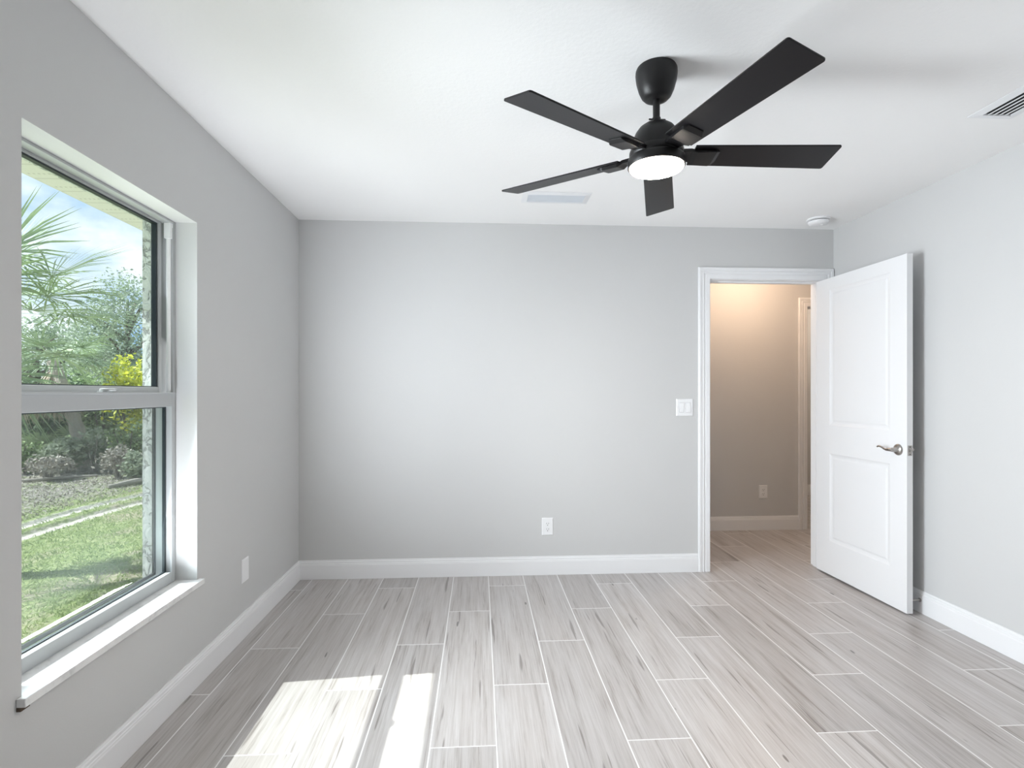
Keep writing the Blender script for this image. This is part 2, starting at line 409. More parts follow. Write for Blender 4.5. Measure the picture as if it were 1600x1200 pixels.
struct(b.build('wall_hall_ends', M['wall']), 'end walls of the hallway', 'wall')
b = MB(); b.box(3.3, 6.2, 2.74, 2.86, 0, H); b.box(3.18, 3.3, HY + T, 2.86, 0, H)
struct(b.build('wall_far_room', M['wall']), 'wall of the room across the hallway', 'wall')

BASE = [(0, 0), (0.0135, 0), (0.0135, 0.094), (0.0120, 0.0985), (0.0120, 0.104), (0.0095, 0.107), (0.0095, 0.116), (0.006, 0.119), (0.005, 0.128), (0, 0.128)]
def baseboard(name, p0, p1, nrm, m0, m1, label):
    p0 = Vector((*p0, 0)); p1 = Vector((*p1, 0)); d = (p1 - p0).normalized(); n = Vector((*nrm, 0))
    vs = [p0 + n * (a + 0.0005) + d * (m0 * a) + Vector((0, 0, z + 0.0005)) for a, z in BASE] + [p1 + n * (a + 0.0005) - d * (m1 * a) + Vector((0, 0, z + 0.0005)) for a, z in BASE]
    k = len(BASE)
    fs = [(i, (i + 1) % k, k + (i + 1) % k, k + i) for i in range(k)] + [tuple(range(k - 1, -1, -1)), tuple(range(k, 2 * k))]
    return struct(MB().add(vs, fs).build(name, M['trim']), label, 'baseboard')
CW = 0.083
baseboard('baseboard_left', (0, YF), (0, 0), (1, 0), 1, 1, 'white moulded baseboard under the window')
baseboard('baseboard_back', (0, 0), (DX0 - 0.006 - CW, 0), (0, -1), 1, 0, 'white moulded baseboard along the wall left of the door')
baseboard('baseboard_right', (W, YF), (W, -0.016), (-1, 0), 1, 0, 'white baseboard running behind the open door')
baseboard('baseboard_front', (0, YF), (W, YF), (0, 1), 1, 1, 'white baseboard behind the viewer')
baseboard('baseboard_hall', (1.8, HY), (HX0 - 0.006 - CW, HY), (0, -1), 0, 0, 'white baseboard of the hallway wall seen through the doorway')
baseboard('baseboard_far_room', (3.3, 2.74), (6.2, 2.74), (0, -1), 0, 0, 'white baseboard of the room across the hallway')

CAS = [(0, 0), (0, 0.011), (0.003, 0.013), (0.030, 0.014), (0.033, 0.010), (0.039, 0.010), (0.042, 0.0155), (0.052, 0.017), (0.055, 0.0125), (0.060, 0.0125), (0.063, 0.018), (0.078, 0.019), (CW, 0.015), (CW, 0)]
def casing(bm, x0, x1, zt, y, sgn, wr=1.0):
    """door casing on the face at y, standing proud by sgn*thickness"""
    vs = []
    for u, d in CAS:
        ur = min(u, wr)
        vs += [(x0 - u, y + sgn * (d + 0.0004), 0.0005), (x0 - u, y + sgn * (d + 0.0004), zt + u), (x1 + ur, y + sgn * (d + 0.0004), zt + u), (x1 + ur, y + sgn * (d + 0.0004), 0.0005)]
    k = len(CAS); fs = []
    for i in range(k):
        j = (i + 1) % k
        for q in range(3): fs.append((i * 4 + q, i * 4 + q + 1, j * 4 + q + 1, j * 4 + q))
    fs.append(tuple(i * 4 for i in range(k))); fs.append(tuple(i * 4 + 3 for i in range(k - 1, -1, -1)))
    bm.add(vs, fs)
def jamb(bm, x0, x1, zt, y0, y1):
    bm.box(x0 - 0.019, x0, y0, y1, 0.0005, zt); bm.box(x1, x1 + 0.019, y0, y1, 0.0005, zt); bm.box(x0 - 0.019, x1 + 0.019, y0, y1, zt, zt + 0.019)
tr = empty('trim_1', ((DX0 + DX1) / 2, 0, 0))
struct(tr, 'white moulded casing and jamb around the bedroom doorway', 'door frame')
b = MB(); casing(b, DX0 - 0.006, DX1 + 0.006, DZ - 0.002 + 0.006, 0, -1, W - DX1 - 0.008); b.xform(Matrix.Translation((-(DX0 + DX1) / 2, 0, 0))); b.build('casing', M['trim'], tr)
b = MB(); jamb(b, DX0, DX1, DZ, 0.0, T); b.xform(Matrix.Translation((-(DX0 + DX1) / 2, 0, 0))); b.build('jamb', M['trim'], tr, bevel=0.0015)
b = MB(); b.box(DX0, DX0 + 0.011, 0.042, 0.078, 0.0005, DZ); b.box(DX1 - 0.011, DX1, 0.042, 0.078, 0.0005, DZ); b.box(DX0 + 0.011, DX1 - 0.011, 0.042, 0.078, DZ - 0.011, DZ)
b.xform(Matrix.Translation((-(DX0 + DX1) / 2, 0, 0))); b.build('door_stop_strip', M['trim'], tr)
tr2 = empty('trim_2', ((HX0 + HX1) / 2, HY, 0))
struct(tr2, 'white casing of a second doorway off the hallway', 'door frame')
mt = Matrix.Translation((-(HX0 + HX1) / 2, -HY, 0))
b = MB(); casing(b, HX0 - 0.006, HX1 + 0.006, HZ + 0.004, HY, -1); b.xform(mt); b.build('casing', M['trim'], tr2)
b = MB(); jamb(b, HX0, HX1, HZ, HY, HY + T); b.xform(mt); b.build('jamb', M['trim'], tr2)
b = MB(); b.box(HX0 + 0.012, HX0 + 0.055, HY + 0.115, HY + 0.128, 1.955, 1.985); b.xform(mt); b.build('top_hinge', M['nickel'], tr2)

# ------------------------------------------------------------------ open bedroom door
DL, DH, DT = 0.81, 2.045, 0.035
ang = math.radians(0.85)
door = empty('door_1', (3.632 + 0.0, -0.012, 0.012))
# local frame: u runs from the hinge to the free edge (towards the viewer), w is thickness away from the visible face
ud = Vector((math.sin(ang), -math.cos(ang), 0)); wdv = Vector((math.cos(ang), math.sin(ang), 0))
def dmat(): return Matrix(((ud.x, wdv.x, 0, 0), (ud.y, wdv.y, 0, 0), (0, 0, 1, 0), (0, 0, 0, 1)))
b = MB()
us = [0, 0.142, 0.683, DL]; zs = [0, 0.232, 0.836, 1.030, 1.965, DH]
loops = [(0.0, 0.0), (0.006, 0.0035), (0.016, 0.0065), (0.026, 0.0075), (0.034, 0.0045), (0.040, 0.0035)]
for side in (0, 1):
    def P(u, z, dep): return (u, dep if side == 0 else DT - dep, z)
    for i in range(3):
        for j in range(5):
            u0, u1, z0, z1 = us[i], us[i + 1], zs[j], zs[j + 1]
            if i == 1 and j in (1, 3):
                prev = None
                for ins, dep in loops:
                    r = [P(u0 + ins, z0 + ins, dep), P(u1 - ins, z0 + ins, dep), P(u1 - ins, z1 - ins, dep), P(u0 + ins, z1 - ins, dep)]
                    if prev is not None:
                        for q in range(4): b.add([prev[q], prev[(q + 1) % 4], r[(q + 1) % 4], r[q]], [(0, 1, 2, 3)])
                    prev = r
                b.add(prev, [(0, 1, 2, 3)])
            else:
                b.add([P(u0, z0, 0), P(u1, z0, 0), P(u1, z1, 0), P(u0, z1, 0)], [(0, 1, 2, 3)])
b.add([(0, 0, 0), (DL, 0, 0), (DL, DT, 0), (0, DT, 0)], [(0, 1, 2, 3)]); b.add([(0, 0, DH), (DL, 0, DH), (DL, DT, DH), (0, DT, DH)], [(0, 1, 2, 3)])
b.add([(0, 0, 0), (0, DT, 0), (0, DT, DH), (0, 0, DH)], [(0, 1, 2, 3)]); b.add([(DL, 0, 0), (DL, DT, 0), (DL, DT, DH), (DL, 0, DH)], [(0, 1, 2, 3)])
import bmesh
slab = b.xform(dmat()).build('door_panel', M['door'], door)
bb = bmesh.new(); bb.from_mesh(slab.data); bmesh.ops.remove_doubles(bb, verts=bb.verts, dist=1e-5); bmesh.ops.recalc_face_normals(bb, faces=bb.faces); bb.to_mesh(slab.data); bb.free()
struct(door, 'white two-panel door standing open against the right wall', 'door')
def on_door(bm): return bm.xform(dmat())
ZH = 0.925
uh = 0.748
for side in (0, 1):
    sg = -1 if side == 0 else 1
    w0 = 0.0 if side == 0 else DT
    b = MB(); prof = [(0.033, 0.0), (0.033, 0.004), (0.030, 0.009), (0.022, 0.013), (0.014, 0.016), (0.012, 0.030), (0.012, 0.040)]
    bm2 = MB().lathe([(r, h * sg) for r, h in prof], 32, axis='y'); bm2.v = [(x + uh, y + w0, z + ZH) for x, y, z in bm2.v]
    rose = on_door(bm2).build('handle_rose', M['nickel'], door, smooth=True)
    rose['label'] = 'round satin nickel rose'
    lv = MB(); y = w0 + sg * 0.046
    pts = [(uh + 0.010, y, ZH), (uh, y, ZH), (uh - 0.018, y, ZH - 0.001), (uh - 0.034, y, ZH - 0.004), (uh - 0.052, y, ZH + 0.001), (uh - 0.070, y, ZH + 0.009), (uh - 0.086, y, ZH + 0.013), (uh - 0.100, y, ZH + 0.011), (uh - 0.108, y, ZH + 0.006)]
    lv.tube(pts, [0.009, 0.0125, 0.0115, 0.0085, 0.0075, 0.007, 0.0065, 0.006, 0.004], 14, 0.85)
    o = on_door(lv).build('door_handle', M['nickel'], door, smooth=True); o['label'] = 'curved satin nickel lever'
b = MB().box(DL, DL + 0.0014, 0.005, 0.030, ZH - 0.029, ZH + 0.029)
lp = on_door(b).build('latch_plate', M['nickel'], door, bevel=0.0004); lp['label'] = 'satin nickel latch plate on the door edge'
b = MB().box(DL + 0.0014, DL + 0.012, 0.011, 0.025, ZH - 0.008, ZH + 0.008)
on_door(b).build('latch_bolt', M['nickel'], lp, bevel=0.002)
b = MB()
for dz in (-0.021, 0.021): b.lathe([(0.0035, 0), (0.003, 0.001)], 12, 'x', (DL + 0.0014, 0.0175, ZH + dz))
on_door(b).build('latch_screws', M['slot'], lp)

# door stop on the baseboard behind the door
st = empty('door_stop', (W - 0.0145, -0.785, 0.075))
tag(st, 'small black-tipped door stop on the baseboard behind the open door', 'door stop')
MB().lathe([(0.011, 0), (0.011, -0.003), (0.006, -0.005), (0.006, -0.050)], 16, 'x').build('stem', M['nickel'], st, smooth=True)
MB().lathe([(0.009, -0.050), (0.010, -0.054), (0.009, -0.062), (0.006, -0.064)], 16, 'x').build('tip', M['rubber'], st, smooth=True)

# ------------------------------------------------------------------ window
win = empty('window_1', (-0.12, (WY0 + WY1) / 2, WZ0))
struct(win, 'white single-hung window with marble sill looking onto the yard', 'window')
wt = Matrix.Translation((0.12, -(WY0 + WY1) / 2, -WZ0))
def wbuild(bm, name, mat, parent=win, **k): return bm.xform(wt).build(name, mat, parent, **k)
y0, y1 = WY0 + 0.001, WY1 - 0.001
b = MB(); b.ring(-0.164, -0.090, y0, y1, WZ0 + 0.0005, WZ1 - 0.001, 0.018, 0.018, 0.028, 0.010)
b.box(-0.100, -0.0895, y1 - 0.022, y1 - 0.018, WZ0 + 0.03, WZ1 - 0.03)
wbuild(b, 'window_frame', M['vinyl'], bevel=0.0015)
# upper (fixed) sash, set outside
ZC0, ZC1 = 1.207, 1.268
uy0, uy1 = y0 + 0.018, y1 - 0.018
us_ = wbuild(MB().ring(-0.160, -0.128, uy0, uy1 - 0.018, ZC1 - 0.028, WZ1 - 0.011, 0.022, 0.022, 0.050, 0.010), 'upper_sash', M['vinyl'], bevel=0.0015)
wbuild(MB().ring(-0.152, -0.133, uy0 + 0.0225, uy1 - 0.0405, ZC1 + 0.0225, WZ1 - 0.0215, 0.008, 0.010, 0.003, 0.006), 'gasket', M['gasket'], us_)
wbuild(MB().box(-0.146, -0.141, uy0 + 0.024, uy1 - 0.042, ZC1 + 0.024, WZ1 - 0.023), 'pane', M['glass'], us_)
# lower sash, inside
ly0, ly1 = y0 + 0.012, y1 - 0.014
ls = wbuild(MB().ring(-0.120, -0.086, ly0, ly1, WZ0 + 0.003, ZC1, 0.022, 0.022, 0.045, ZC1 - ZC0), 'lower_sash', M['vinyl'], bevel=0.0015)
wbuild(MB().box(-0.086, -0.079, ly0 + 0.002, ly1 - 0.002, ZC1 - 0.006, ZC1).box(-0.126, -0.120, ly0 + 0.002, ly1 - 0.002, ZC1 - 0.012, ZC1), 'check_rail_lip', M['vinyl'], ls, bevel=0.001)
wbuild(MB().ring(-0.119, -0.109, ly0 + 0.0225, ly1 - 0.0225, WZ0 + 0.0485, ZC0 - 0.0005, 0.010, 0.012, 0.003, 0.004), 'gasket', M['gasket'], ls)
wbuild(MB().box(-0.116, -0.112, ly0 + 0.024, ly1 - 0.024, WZ0 + 0.050, ZC0 - 0.002), 'pane', M['glass'], ls)
yc = -1.745
lt = MB(); lt.box(-0.112, -0.092, yc - 0.035, yc + 0.035, ZC1, ZC1 + 0.005)
pts = [(-0.096, yc - 0.030, ZC1 + 0.008), (-0.082, yc - 0.018, ZC1 + 0.009), (-0.078, yc, ZC1 + 0.009), (-0.084, yc + 0.018, ZC1 + 0.008), (-0.098, yc + 0.026, ZC1 + 0.008)]
lt.tube(pts, 0.0045, 8); lt.lathe([(0.011, ZC1 + 0.005), (0.010, ZC1 + 0.012), (0.005, ZC1 + 0.014)], 16, 'z', (-0.101, yc - 0.02, 0))
wbuild(lt, 'sash_latch', M['vinyl'], ls, smooth=True)
# balance tube in the right-hand track above the lower sash
wbuild(MB().lathe([(0.0085, ZC1 + 0.001), (0.0085, 1.925)], 20, 'z', (-0.104, y1 - 0.027, 0)), 'balance_tube', M['trim'], smooth=True)  # paler trim colour stands in for sky light on tube and cap
wbuild(MB().box(-0.118, -0.0915, y1 - 0.0375, y1 - 0.0165, 1.925, WZ1 - 0.0115), 'balance_cap', M['trim'], bevel=0.001)
wbuild(MB().ring(-0.1690, -0.1605, uy0 + 0.002, uy1 - 0.002, WZ0 + 0.030, ZC1, 0.014, 0.014, 0.014, 0.014), 'screen_frame', M['screen_frame'], bevel=0.001)
wbuild(MB().box(-0.1650, -0.1645, uy0 + 0.016, uy1 - 0.016, WZ0 + 0.044, ZC1 - 0.014), 'insect_screen', M['screen'])
# marble sill
b = MB(); b.box(-0.0885, 0.0, WY0 + 0.0008, WY1 - 0.0008, WZ0 - 0.0235, WZ0); b.box(0.0005, 0.026, WY0 - 0.018, WY1 + 0.018, WZ0 - 0.0235, WZ0)
b = MB(); vs = [(-0.0885, WY0 + .0008), (0.0005, WY0 + .0008), (0.0005, WY0 - 0.018), (0.024, WY0 - 0.018), (0.024, WY1 + 0.018), (0.0005, WY1 + 0.018), (0.0005, WY1 - .0008), (-0.0885, WY1 - .0008)]
k = len(vs); b.add([(x, y, WZ0 - 0.0235) for x, y in vs] + [(x, y, WZ0) for x, y in vs], [tuple(range(k - 1, -1, -1)), tuple(range(k, 2 * k))] + [(i, (i + 1) % k, k + (i + 1) % k, k + i) for i in range(k)])
sl = wbuild(b, 'window_sill', M['marble'], bevel=0.002); sl['label'] = 'white veined marble sill'
ch = wbuild(MB().box(0.0006, 0.012, WY0 - 0.0175, WY0 + 0.012, WZ0 - 0.034, WZ0 - 0.0242), 'sill_end_gap', M['dirtwall']); ch['label'] = 'small dark gap under the near end of the sill'

# ------------------------------------------------------------------ eave outside
b = MB().box(-0.630, -0.2255, YF - 0.3, 0.6, 2.162, 2.172); struct(b.build('soffit', M['soffit']), 'cream vinyl soffit above the window outside', 'soffit')
b = MB().box(-0.638, -0.6305, YF - 0.3, 0.6, 2.162, 2.36); b.box(-0.630, -0.2255, YF - 0.3, 0.6, 2.1725, 2.44)
struct(b.build('roof', M['fascia']), 'edge of the roof over the soffit', 'roof')

# ------------------------------------------------------------------ ceiling fan
FX, FY, FZ = 1.8634, -1.8286, 2.1278
fan = empty('ceiling_fan', (FX, FY, H))
tag(fan, 'matte black five-blade ceiling fan with lit round lamp', 'ceiling fan')
def fz(p): return [(r, z - H) for r, z in p]
can = MB().lathe(fz([(0.070, 2.4395), (0.0735, 2.432), (0.0745, 2.418), (0.071, 2.392), (0.063, 2.362), (0.053, 2.340), (0.043, 2.3295), (0.030, 2.326), (0.014, 2.326)]), 48).build('canopy', M['black'], fan, smooth=True)
MB().lathe(fz([(0.0125, 2.3255), (0.0125, 2.262)]), 24).build('downrod', M['black'], fan, smooth=True)
cp = MB().lathe(fz([(0.0150, 2.2615), (0.0165, 2.255), (0.0200, 2.240)]), 24); cp.tube([(-0.03, -0.008, 2.252 - H), (0.03, -0.008, 2.252 - H)], 0.003, 8)
cp.build('rod_coupling', M['black'], fan, smooth=True)
MB().lathe(fz([(0.024, 2.2435), (0.044, 2.236), (0.062, 2.223), (0.075, 2.205), (0.083, 2.185), (0.087, 2.165), (0.088, 2.147), (0.088, 2.143)]), 48).build('motor_housing', M['black'], fan, smooth=True)
MB().lathe(fz([(0.094, 2.1425), (0.096, 2.138), (0.096, 2.122), (0.093, 2.118)]), 48).build('flywheel', M['black'], fan, smooth=True)
MB().lathe(fz([(0.097, 2.1165), (0.101, 2.113), (0.102, 2.108), (0.102, 2.084), (0.100, 2.0815), (0.096, 2.0815)]), 56).build('light_ring', M['black'], fan, smooth=True)
ln = MB().lathe(fz([(0.0955, 2.088), (0.0955, 2.080), (0.092, 2.075), (0.080, 2.070), (0.055, 2.066), (0.028, 2.0645), (0.005, 2.0642)]), 56).build('lamp_diffuser', M['lens'], fan, smooth=True)
ln['label'] = 'glowing frosted lamp lens'
PIT = -0.2202; PH = 3.7387; BW = 0.1308
def blade_mesh():
    R0, R1, w0, w1, th, rc = 0.128, 0.646, 0.108, BW, 0.006, 0.008
    o = []
    o += [(R0, -w0 / 2)]
    for cx_, cy_, a0 in ((R1 - rc, -w1 / 2 + rc, -90), (R1 - rc, w1 / 2 - rc, 0)):
        for q in range(5):
            a = math.radians(a0 + q * 22.5); o.append((cx_ + rc * math.cos(a), cy_ + rc * math.sin(a)))
    o += [(R0, w0 / 2)]
    k = len(o); m = MB()
    m.add([(x, y, -th / 2) for x, y in o] + [(x, y, th / 2) for x, y in o], [tuple(range(k - 1, -1, -1)), tuple(range(k, 2 * k))] + [(i, (i + 1) % k, k + (i + 1) % k, k + i) for i in range(k)])
    return m
def arm_mesh():
    """cast bracket: a bent plate under the blade root reaching in to the flywheel"""
    m = MB()
    prof = [(0.088, 0.026, -0.004), (0.120, 0.031, -0.006), (0.140, 0.037, -0.0155), (0.198, 0.040, -0.0155), (0.206, 0.038, -0.0150), (0.222, 0.028, -0.006)]
    vs = []
    for r, hw, z in prof: vs += [(r, -hw, z), (r, hw, z), (r, hw, z + 0.012 if r < 0.13 else -0.0032), (r, -hw, z + 0.012 if r < 0.13 else -0.0032)]
    fs = []
    for i in range(len(prof) - 1):
        for q in range(4): fs.append((i * 4 + q, i * 4 + (q + 1) % 4, (i + 1) * 4 + (q + 1) % 4, (i + 1) * 4 + q))
    fs += [(3, 2, 1, 0), tuple((len(prof) - 1) * 4 + q for q in range(4))]
    m.add(vs, fs)
    return m
bl0 = blade_mesh().build('blade', M['blade'], fan, bevel=0.0012)
br0 = arm_mesh().build('blade_bracket', M['black'], bl0, bevel=0.001)
for i in range(5):
    if i == 0: bl = bl0
    else:
        bl = bl0.copy(); COL.objects.link(bl); bl.parent = fan
        br = br0.copy(); COL.objects.link(br); br.parent = bl
    a = PH + i * 2 * PI / 5
    mt_ = Matrix.Translation((0, 0, FZ - H)) @ Matrix.Rotation(a, 4, 'Z') @ Matrix.Rotation(PIT, 4, 'X')
    bl.location = mt_.to_translation(); bl.rotation_euler = mt_.to_euler()

# ------------------------------------------------------------------ ceiling vents, smoke detector
def rect_frame(m, x0, x1, y0, y1, w, z0, z1, zi):
    """bevelled flange: outer edge thin, inner lip deeper"""
    o = [(x0, y0), (x1, y0), (x1, y1), (x0, y1)]; i = [(x0 + w, y0 + w), (x1 - w, y0 + w), (x1 - w, y1 - w), (x0 + w, y1 - w)]
    vs = [(x, y, z1) for x, y in o] + [(x, y, z1 - 0.002) for x, y in o] + [(x, y, z0) for x, y in i] + [(x, y, zi) for x, y in i]
    fs = []
    for q in range(4):
        r = (q + 1) % 4
        for l in range(3): fs.append((l * 4 + q, l * 4 + r, (l + 1) * 4 + r, (l + 1) * 4 + q))
        fs.append((q, 12 + q, 12 + r, r))
    m.add(vs, fs)
def vent(name, x0, x1, y0, y1, w, along, n, tilt, label, mats, group=None):
    cx_, cy_ = (x0 + x1) / 2, (y0 + y1) / 2; hx, hy = (x1 - x0) / 2, (y1 - y0) / 2
    v = empty(name, (cx_, cy_, H)); tag(v, label, 'air vent')
    m = MB(); rect_frame(m, -hx, hx, -hy, hy, w, -0.009, -0.0005, -0.0006); m.build('frame', M['vent'], v)
    MB().box(-hx + w, hx - w, -hy + w, hy - w, -0.0018, -0.0008).build('duct_back', mats[0], v)
    span = (2 * (hy - w)) if along == 'x' else (2 * (hx - w))
    sw = mats[2]
    for i in range(n):
        c = -span / 2 + span * ((i + 0.5) / n if along == 'x' else (i + 1) / (n + 1))
        m = MB()
        if along == 'x': m.box(-hx + w + 0.0005, hx - w - 0.0005, -sw / 2, sw / 2, -0.0006, 0.0006)
        else: m.box(-sw / 2, sw / 2, -hy + w + 0.0005, hy - w - 0.0005, -0.0006, 0.0006)
        o = m.build('slat', mats[1], v)
        o.location = (0, c, -0.0065) if along == 'x' else (c, 0, -0.0065)
        o.rotation_euler = (tilt, 0, 0) if along == 'x' else (0, tilt, 0)
    return v
vent('air_vent', 1.478, 1.884, -0.612, -0.424, 0.033, 'x', 12, 0.16, 'white louvred ceiling vent near the wall left of the fan blade tip', (M['louver'], M['louver'], 0.0096))
vent('air_vent', 3.297, 3.492, -1.965, -1.568, 0.036, 'y', 4, 0.0, 'white ceiling vent with dark slots beside the right wall', (M['vent_dark'], M['vent'], 0.0078))
sd = empty('smoke_detector', (3.508, -0.226, H)); tag(sd, 'round white smoke detector on the ceiling above the door', 'smoke detector')
MB().lathe([(0.071, -0.0005), (0.071, -0.009), (0.066, -0.012)], 48).build('base_ring', M['plate'], sd, smooth=True)
MB().lathe([(0.053, -0.0122), (0.053, -0.0185)], 48).build('sensing_gap', M['slot'], sd, smooth=True)
MB().lathe([(0.064, -0.0187), (0.063, -0.028), (0.056, -0.038), (0.042, -0.042), (0.005, -0.043)], 48).build('cover', M['plate'], sd, smooth=True)
MB().lathe([(0.011, -0.0425), (0.010, -0.0455)], 20, 'z', (0.02, -0.01, 0)).build('test_button', M['plate'], sd, smooth=True)

# ------------------------------------------------------------------ switch and outlets
def wallmat(loc, nrm):
    """x along the wall, y out of the wall, z up"""
    n = Vector((*nrm, 0)); a = Vector((0, 0, 1)).cross(n) * -1
    return a, n
def plate_thing(name, loc, rz, label, cat, group=None):
    o = empty(name, loc, rz); tag(o, label, cat, group); return o
def plate(m, w, h):
    k = 0.0045
    o = [(-w / 2, -h / 2), (w / 2, -h / 2), (w / 2, h / 2), (-w / 2, h / 2)]; i = [(x - math.copysign(k, x), z - math.copysign(k, z)) for x, z in o]
    vs = [(x, -0.0004, z) for x, z in o] + [(x, -0.0022, z) for x, z in o] + [(x, -0.0060, z) for x, z in i]
    fs = [(0, 1, 2, 3), (8, 9, 10, 11)]
    for q in range(4):
        r = (q + 1) % 4
        fs += [(q, r, 4 + r, 4 + q), (4 + q, 4 + r, 8 + r, 8 + q)]
    m.add(vs, fs)
sw = plate_thing('light_switch', (2.672, 0, 1.162), 0, 'white two-gang rocker light switch beside the door casing', 'light switch')
m = MB(); plate(m, 0.121, 0.121); m.build('switch_plate', M['plate'], sw)
for i, dx in enumerate((-0.0235, 0.0235)):
    m = MB(); t0 = 0.0030 if i == 0 else -0.0030
    hw, hh = 0.0165, 0.0335
    vs = [(dx - hw, -0.0062, -hh), (dx + hw, -0.0062, -hh), (dx + hw, -0.0062, hh), (dx - hw, -0.0062, hh),
          (dx - hw, -0.0095 + t0, -hh), (dx + hw, -0.0095 + t0, -hh), (dx + hw, -0.0095 - t0, hh), (dx - hw, -0.0095 - t0, hh)]
    m.add(vs, [(0, 1, 2, 3), (4, 5, 6, 7), (0, 1, 5, 4), (1, 2, 6, 5), (2, 3, 7, 6), (3, 0, 4, 7)])
    m.build('rocker', M['plate'], sw, bevel=0.0007)
    MB().box(dx - hw - 0.0012, dx + hw + 0.0012, -0.00615, -0.0058, -hh - 0.0012, hh + 0.0012).build('rocker_gap_shade', M['gap'], sw)  # grey sheet painted in for the shade in the gap round the rocker
def outlet(loc, rz, label, w=0.079, h=0.121, blank=False):
    o = plate_thing('wall_outlet' if not blank else 'wall_plate', loc, rz, label, 'outlet' if not blank else 'wall plate')
    m = MB(); plate(m, w, h); m.build('cover_plate', M['plate'], o)
    if blank:
        for dz in (-0.042, 0.042):
            MB().lathe([(0.0032, -0.0062), (0.0028, -0.0070)], 12, 'y', (0, 0, dz)).build('screw', M['plate'], o)
        return o
    for dz in (0.0195, -0.0195):
        r = MB().lathe([(0.0172, -0.0062), (0.0165, -0.0085)], 24, 'y', (0, 0, dz)).build('receptacle', M['plate'], o, smooth=True)
        s = MB().box(-0.0080, -0.0058, -0.0089, -0.0086, dz - 0.001, dz + 0.007).box(0.0055, 0.0080, -0.0089, -0.0086, dz - 0.001, dz + 0.008)
        s.lathe([(0.0030, -0.0086), (0.0030, -0.0089)], 12, 'y', (0.0, 0, dz - 0.009))
        s.build('slots', M['slot'], r)
    return o
outlet((1.6965, 0, 0.335), 0, 'white duplex outlet low on the wall facing the viewer')
outlet((3.838, HY, 0.352), 0, 'white duplex outlet on the hallway wall seen through the doorway')
outlet((0, -0.848, 0.342), PI / 2, 'plain white wall plate low on the window wall', blank=True)

# ------------------------------------------------------------------ yard
GZ = -0.25
rng = np.random.default_rng(7)
def gz(x, y):
    z = GZ + 0.0 * x
    for i in range(2):
        d = np.abs(x - rut_x(i, y)); z = z - 0.032 * np.clip((0.14 - d) / 0.035, 0, 1) + 0.012 * np.exp(-((d - 0.2) / 0.06) ** 2)
    z = z + 0.03 * np.sin(x * 2.1 + y * 0.7) * np.sin(y * 1.3 - x)
    return z
def grid_obj(name, xs, ys, mat):
    X, Y = np.meshgrid(xs, ys, indexing='ij'); Z = gz(X, Y)
    nx, ny = X.shape; V = np.stack([X, Y, Z], -1).reshape(-1, 3)
    idx = np.arange(nx * ny).reshape(nx, ny)
    F = np.stack([idx[:-1, :-1], idx[1:, :-1], idx[1:, 1:], idx[:-1, 1:]], -1).reshape(-1, 4)
    me = bpy.data.meshes.new(name); me.from_pydata(V.tolist(), [], F.tolist()); me.materials.append(mat); me.shade_smooth()
    o = bpy.data.objects.new(name, me); COL.objects.link(o); return o
xs = np.unique(np.concatenate([np.linspace(-45, -8, 30), np.linspace(-8, -4.6, 90), np.linspace(-4.6, -2.9, 130), np.linspace(-2.9, -0.26, 60)]))
ys = np.unique(np.concatenate([np.linspace(-12, -1, 12), np.linspace(-1, 9, 120), np.linspace(9, 45, 25)]))
struct(grid_obj('ground', xs, ys, M['ground']), 'yard outside with turf, wheel ruts and sandy ground', 'ground')

def quads(name, V, mat, parent=None):
    """V: (n,4,3) array of leaf quads"""
    n = len(V); me = bpy.data.meshes.new(name)
    me.from_pydata(V.reshape(-1, 3).tolist(), [], np.arange(n * 4).reshape(n, 4).tolist()); me.materials.append(mat)
    o = bpy.data.objects.new(name, me); COL.objects.link(o)
    if parent is not None: o.parent = parent
    return o
def leaf_quads(P, size, asp=0.45, up=0.3):
    n = len(P); d = rng.normal(size=(n, 3)); d[:, 2] *= 0.7; d /= np.linalg.norm(d, axis=1, keepdims=True)
    q = rng.normal(size=(n, 3)); q[:, 2] += up; s = np.cross(d, q); s /= np.linalg.norm(s, axis=1, keepdims=True)
    L_ = (size * rng.uniform(0.6, 1.3, n))[:, None]
    return np.stack([P - d * L_ * 0.5, P + s * L_ * asp * 0.5, P + d * L_ * 0.5, P - s * L_ * asp * 0.5], 1)
def blob(c, r, n, nc=14, spread=0.42):
    """points in leafy clumps over an ellipsoid"""
    u = rng.normal(size=(nc, 3)); u /= np.linalg.norm(u, axis=1, keepdims=True)
    cc = u * rng.uniform(0.35, 0.8, (nc, 1))
    k = rng.integers(0, nc, n); p = cc[k] + rng.normal(size=(n, 3)) * spread * 0.55
    q = np.linalg.norm(p, axis=1, keepdims=True); p = np.where(q > 1.08, p / q * rng.uniform(0.8, 1.08, (n, 1)), p)
    return np.array(c) + p * np.array(r)
# turf
n = 75000
gx = rng.uniform(-6.2, -1.0, n); gy = rng.uniform(-0.8, 7.5, n)
keep = (gx > -4.3 + rng.normal(size=n) * 0.25) | (rng.uniform(size=n) < 0.16)
for i in range(2): keep &= np.abs(gx - rut_x(i, gy)) > 0.17 + rng.normal(size=n) * 0.03
gx, gy = gx[keep], gy[keep]; n = len(gx); g0 = np.stack([gx, gy, gz(gx, gy) - 0.004], 1)
a = rng.uniform(0, 2 * PI, n); hgt = rng.uniform(0.012, 0.038, n); wd_ = rng.uniform(0.003, 0.006, n)
s = np.stack([np.cos(a), np.sin(a), 0 * a], 1) * wd_[:, None]; ln_ = rng.normal(size=(n, 2)) * 0.022
tip = g0 + np.stack([ln_[:, 0], ln_[:, 1], hgt], 1); mid = g0 * 0.5 + tip * 0.5 + np.stack([0 * a, 0 * a, hgt * 0.18], 1)
